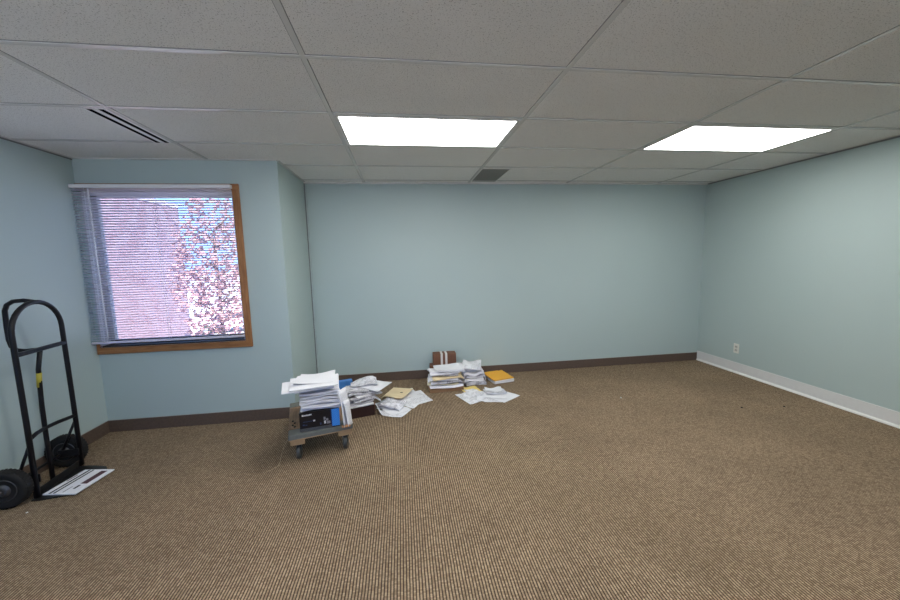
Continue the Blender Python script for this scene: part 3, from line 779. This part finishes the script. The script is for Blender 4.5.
# right column of the heap
HQ = [('dark edged magazine bundle at the bottom right of the wall heap', 'news', 2.400, 2.307, .235, .28, 6, .032),
      ('white bundle second up on the right of the wall heap', 'bundle', 2.390, 2.312, .235, .27, -4, .028),
      ('grey newspaper third up on the right of the wall heap', 'news', 2.400, 2.322, .23, .27, 6, .022),
      ('white crumpled bundle fourth up on the right of the wall heap', 'bundle', 2.380, 2.312, .23, .26, 3, .032),
      ('pale printed bundle fifth up on the right of the wall heap', 'news2', 2.375, 2.322, .22, .25, -6, .028)]
for lab, mm, x, y, w_, d_, a, t in HQ: paper('paper_bundle', lab, 'paper bundle', 'bundles heaped by the back wall', x, y, w_, d_, a, t, mm, 24, .0005, .014, 0, .005)
paper('paper_sheaf', 'crumpled white sheaf on the top right of the wall heap', 'paper', None, 2.38, 2.28, .22, .24, -14, .014, 'text', 24, .0002, .02, .015, .004)
paper('paper_sheaf', 'broad white sheaf on the top left of the wall heap in front of the parcel', 'paper', None, 2.09, 2.15, .33, .21, 1, .018, 'paper', 60, .0002, .008, 0, .003)

# amber envelope on a white pad at the right end
paper('paper_pad', 'thick white paper pad under the amber envelope', 'paper', None, 2.725, 2.335, .25, .29, 12, .034, 'paper', 80, .0001, .002, 0, .002)
paper('envelope', 'amber yellow envelope on a white pad by the back wall', 'envelope', None, 2.715, 2.35, .26, .31, 14, .010, 'amber', 60, .0002, .006)
# parcel on a stand at the back of the heap
pz = .201
pa = thing('brown_parcel', 'brown wrapped parcel with two white straps on top of the wall heap', 'parcel', (1.94, 2.392, pz+.0005), 0)
PH = .138
MB().box(0, .275, 0, .12, 0, PH, 'kraft', bev=.004).build('parcel_body', pa)
for x in (.088, .142):
    t = MB(); e = .0015
    t.box(x, x+.026, -e, 0, -.0005, PH+e, 'tape'); t.box(x, x+.026, 0, .12, PH, PH+e, 'tape'); t.box(x, x+.026, .12, .12+e, -.0005, PH+e, 'tape')
    t.build('white_strap', pa)
# ------------------------------------------------------------------ crumbs on the carpet
for nm, x, y, s_, mm, lab in (('carpet_crumb', -.69, .585, .006, 'crumb_w', 'white crumb on the carpet in front of the hand truck'), ('carpet_crumb', 3.789, 1.525, .009, 'crumb_w', 'white crumb on the carpet in the middle of the room'),
                     ('carpet_crumb', 4.73, 1.09, .010, 'crumb_d', 'dark speck on the carpet, farther from the right wall'), ('carpet_crumb', 5.13, 1.04, .010, 'crumb_d', 'dark speck on the carpet, nearer the right wall')):
    mb = MB(); mb.lathe([(s_*.5, 0), (s_, s_*.3), (s_*.8, s_*.7), (s_*.2, s_)], TR(0, 0, 0), mm, 7, False)
    o = mb.build(nm); o.location = (x, y, 0.0005); tag(o, lab, 'crumb')

# ------------------------------------------------------------------ outside the window
GZ = -2.8
struct(MB().box(-80, 80, -80, 160, GZ-.3, GZ, 'asphalt').build('ground'))
bb = thing('brick_building', 'pale pink brick building seen through the left of the blind', 'building', (-5.7, 7.0, GZ))
MB().box(-9, 0, -5, 4.5, 0, 6.15, 'brick').build('wall', bb)
MB().box(-9, .012, -5.01, 4.51, 6.15, 6.28, 'fascia').build('roof_edge', bb)
hd = MB().box(-60, 60, 58, 61, GZ, GZ+1.4, 'kerb').build('verge'); tag(hd, 'long low grey verge at the far side of the parking lot', 'verge')
tr = thing('autumn_tree', 'tree with pink autumn leaves seen through the right of the blind', 'tree', (-3.55, 9.1, GZ))
tk = MB(); tk.tube([(0, 0, 0), (.03, 0, 1.2), (0, .04, 2.4), (.02, 0, 4.2), (.05, .02, 5.6)], [.09, .07, .055, .035, .012], 'bark', 9)
for k in range(14):
    a = k*2.4; zz = 1.8+k*.26; tk.tube([(0, 0, zz), (.45*math.cos(a), .45*math.sin(a), zz+.35), (.85*math.cos(a), .85*math.sin(a), zz+.55)], [.035, .02, .008], 'bark', 6)
tk.build('trunk', tr)
lf = MB(); vs = []; fs = []
for k in range(3500):
    while True:
        p = Vector((random.uniform(-1, 1), random.uniform(-1, 1), random.uniform(-1, 1)))
        if p.length < 1: break
    # clumped crown
    cl = math.sin(p.x*7+1)*math.sin(p.z*6)*math.sin(p.y*6.5+2)
    if cl < -.05: continue
    c_ = Vector((p.x*1.12, p.y*1.0, 4.0+p.z*2.35)); a = random.uniform(0, 6.3); b = random.uniform(-1, 1)
    e1 = Vector((math.cos(a), math.sin(a), b)).normalized()*random.uniform(.05, .085); e2 = e1.orthogonal().normalized()*.055
    i = len(vs); vs += [c_-e1, c_+e2, c_+e1, c_-e2]; fs.append((i, i+1, i+2, i+3))
lf.add(vs, fs, 'leaf'); lf.build('foliage', tr)

ca = thing('parked_car', 'pale car parked on the lot beyond the tree', 'car', (-9.2, 22.5, GZ), math.radians(12))
prof = [(-2.1, .35), (-2.15, .62), (-2.0, .80), (-1.1, .92), (-.55, 1.36), (.75, 1.40), (1.45, .98), (2.1, .88), (2.18, .6), (2.1, .35)]
cbm = MB()
n = len(prof); vs = []
for yy, k in ((-.80, .96), (-.86, 1), (.86, 1), (.80, .96)):
    for x, z_ in prof: vs.append((x*k, yy*(1 if z_ < 1 else .82), .35+(z_-.35)*k))
fs = []
for s_ in range(3):
    for i in range(n): fs.append((s_*n+i, s_*n+(i+1) % n, (s_+1)*n+(i+1) % n, (s_+1)*n+i))
fs += [tuple(range(n)), tuple(range(3*n, 4*n))[::-1]]
cbm.add(vs, fs, 'car'); cbm.build('body', ca)
for sg in (-1, 1):
    gl = MB(); gl.add([(-.95, sg*.845, .95), (-.5, sg*.735, 1.31), (.7, sg*.735, 1.34), (1.25, sg*.845, 1.0), (-.95, sg*.80, .95), (-.5, sg*.69, 1.31), (.7, sg*.69, 1.34), (1.25, sg*.80, 1.0)], [(0, 1, 2, 3), (7, 6, 5, 4), (0, 4, 5, 1), (1, 5, 6, 2), (2, 6, 7, 3), (3, 7, 4, 0)], 'car_glass'); gl.build('side_window', ca)
for x in (-1.35, 1.35):
    for sg in (-1, 1):
        T = TR(x, sg*.80, .33) @ Matrix.Rotation(PI/2, 4, 'X')
        wo = MB().lathe([(.22, -.1), (.31, -.1), (.33, -.07), (.33, .07), (.31, .1), (.22, .1)], T, 'tyre', 24).build('wheel', ca)
        MB().lathe([(.06, -.105), (.21, -.095), (.21, .095), (.06, .105)], T, 'alloy', 20).build('hub', wo)

# ------------------------------------------------------------------ daylight
wd = bpy.data.worlds.new('sky'); S.world = wd; wd.use_nodes = True; nt = wd.node_tree
bg = nt.nodes['Background']; tc = nt.nodes.new('ShaderNodeTexCoord'); sx = nt.nodes.new('ShaderNodeSeparateXYZ'); nt.links.new(tc.outputs['Generated'], sx.inputs[0])
cr = nt.nodes.new('ShaderNodeValToRGB'); nt.links.new(sx.outputs[2], cr.inputs[0])
cr.color_ramp.elements[0].position = .0; cr.color_ramp.elements[0].color = (.24, .42, .86, 1)
cr.color_ramp.elements[1].position = .5; cr.color_ramp.elements[1].color = (.18, .37, .84, 1)
nt.links.new(cr.outputs[0], bg.inputs[0]); bg.inputs[1].default_value = 3.3
sd = bpy.data.lights.new('sun', 'SUN'); sd.energy = 20; sd.angle = .01; sd.color = (1, .975, .95); so = bpy.data.objects.new('sun', sd); COL.objects.link(so)
so.rotation_euler = (math.radians(48), 0, math.radians(25))
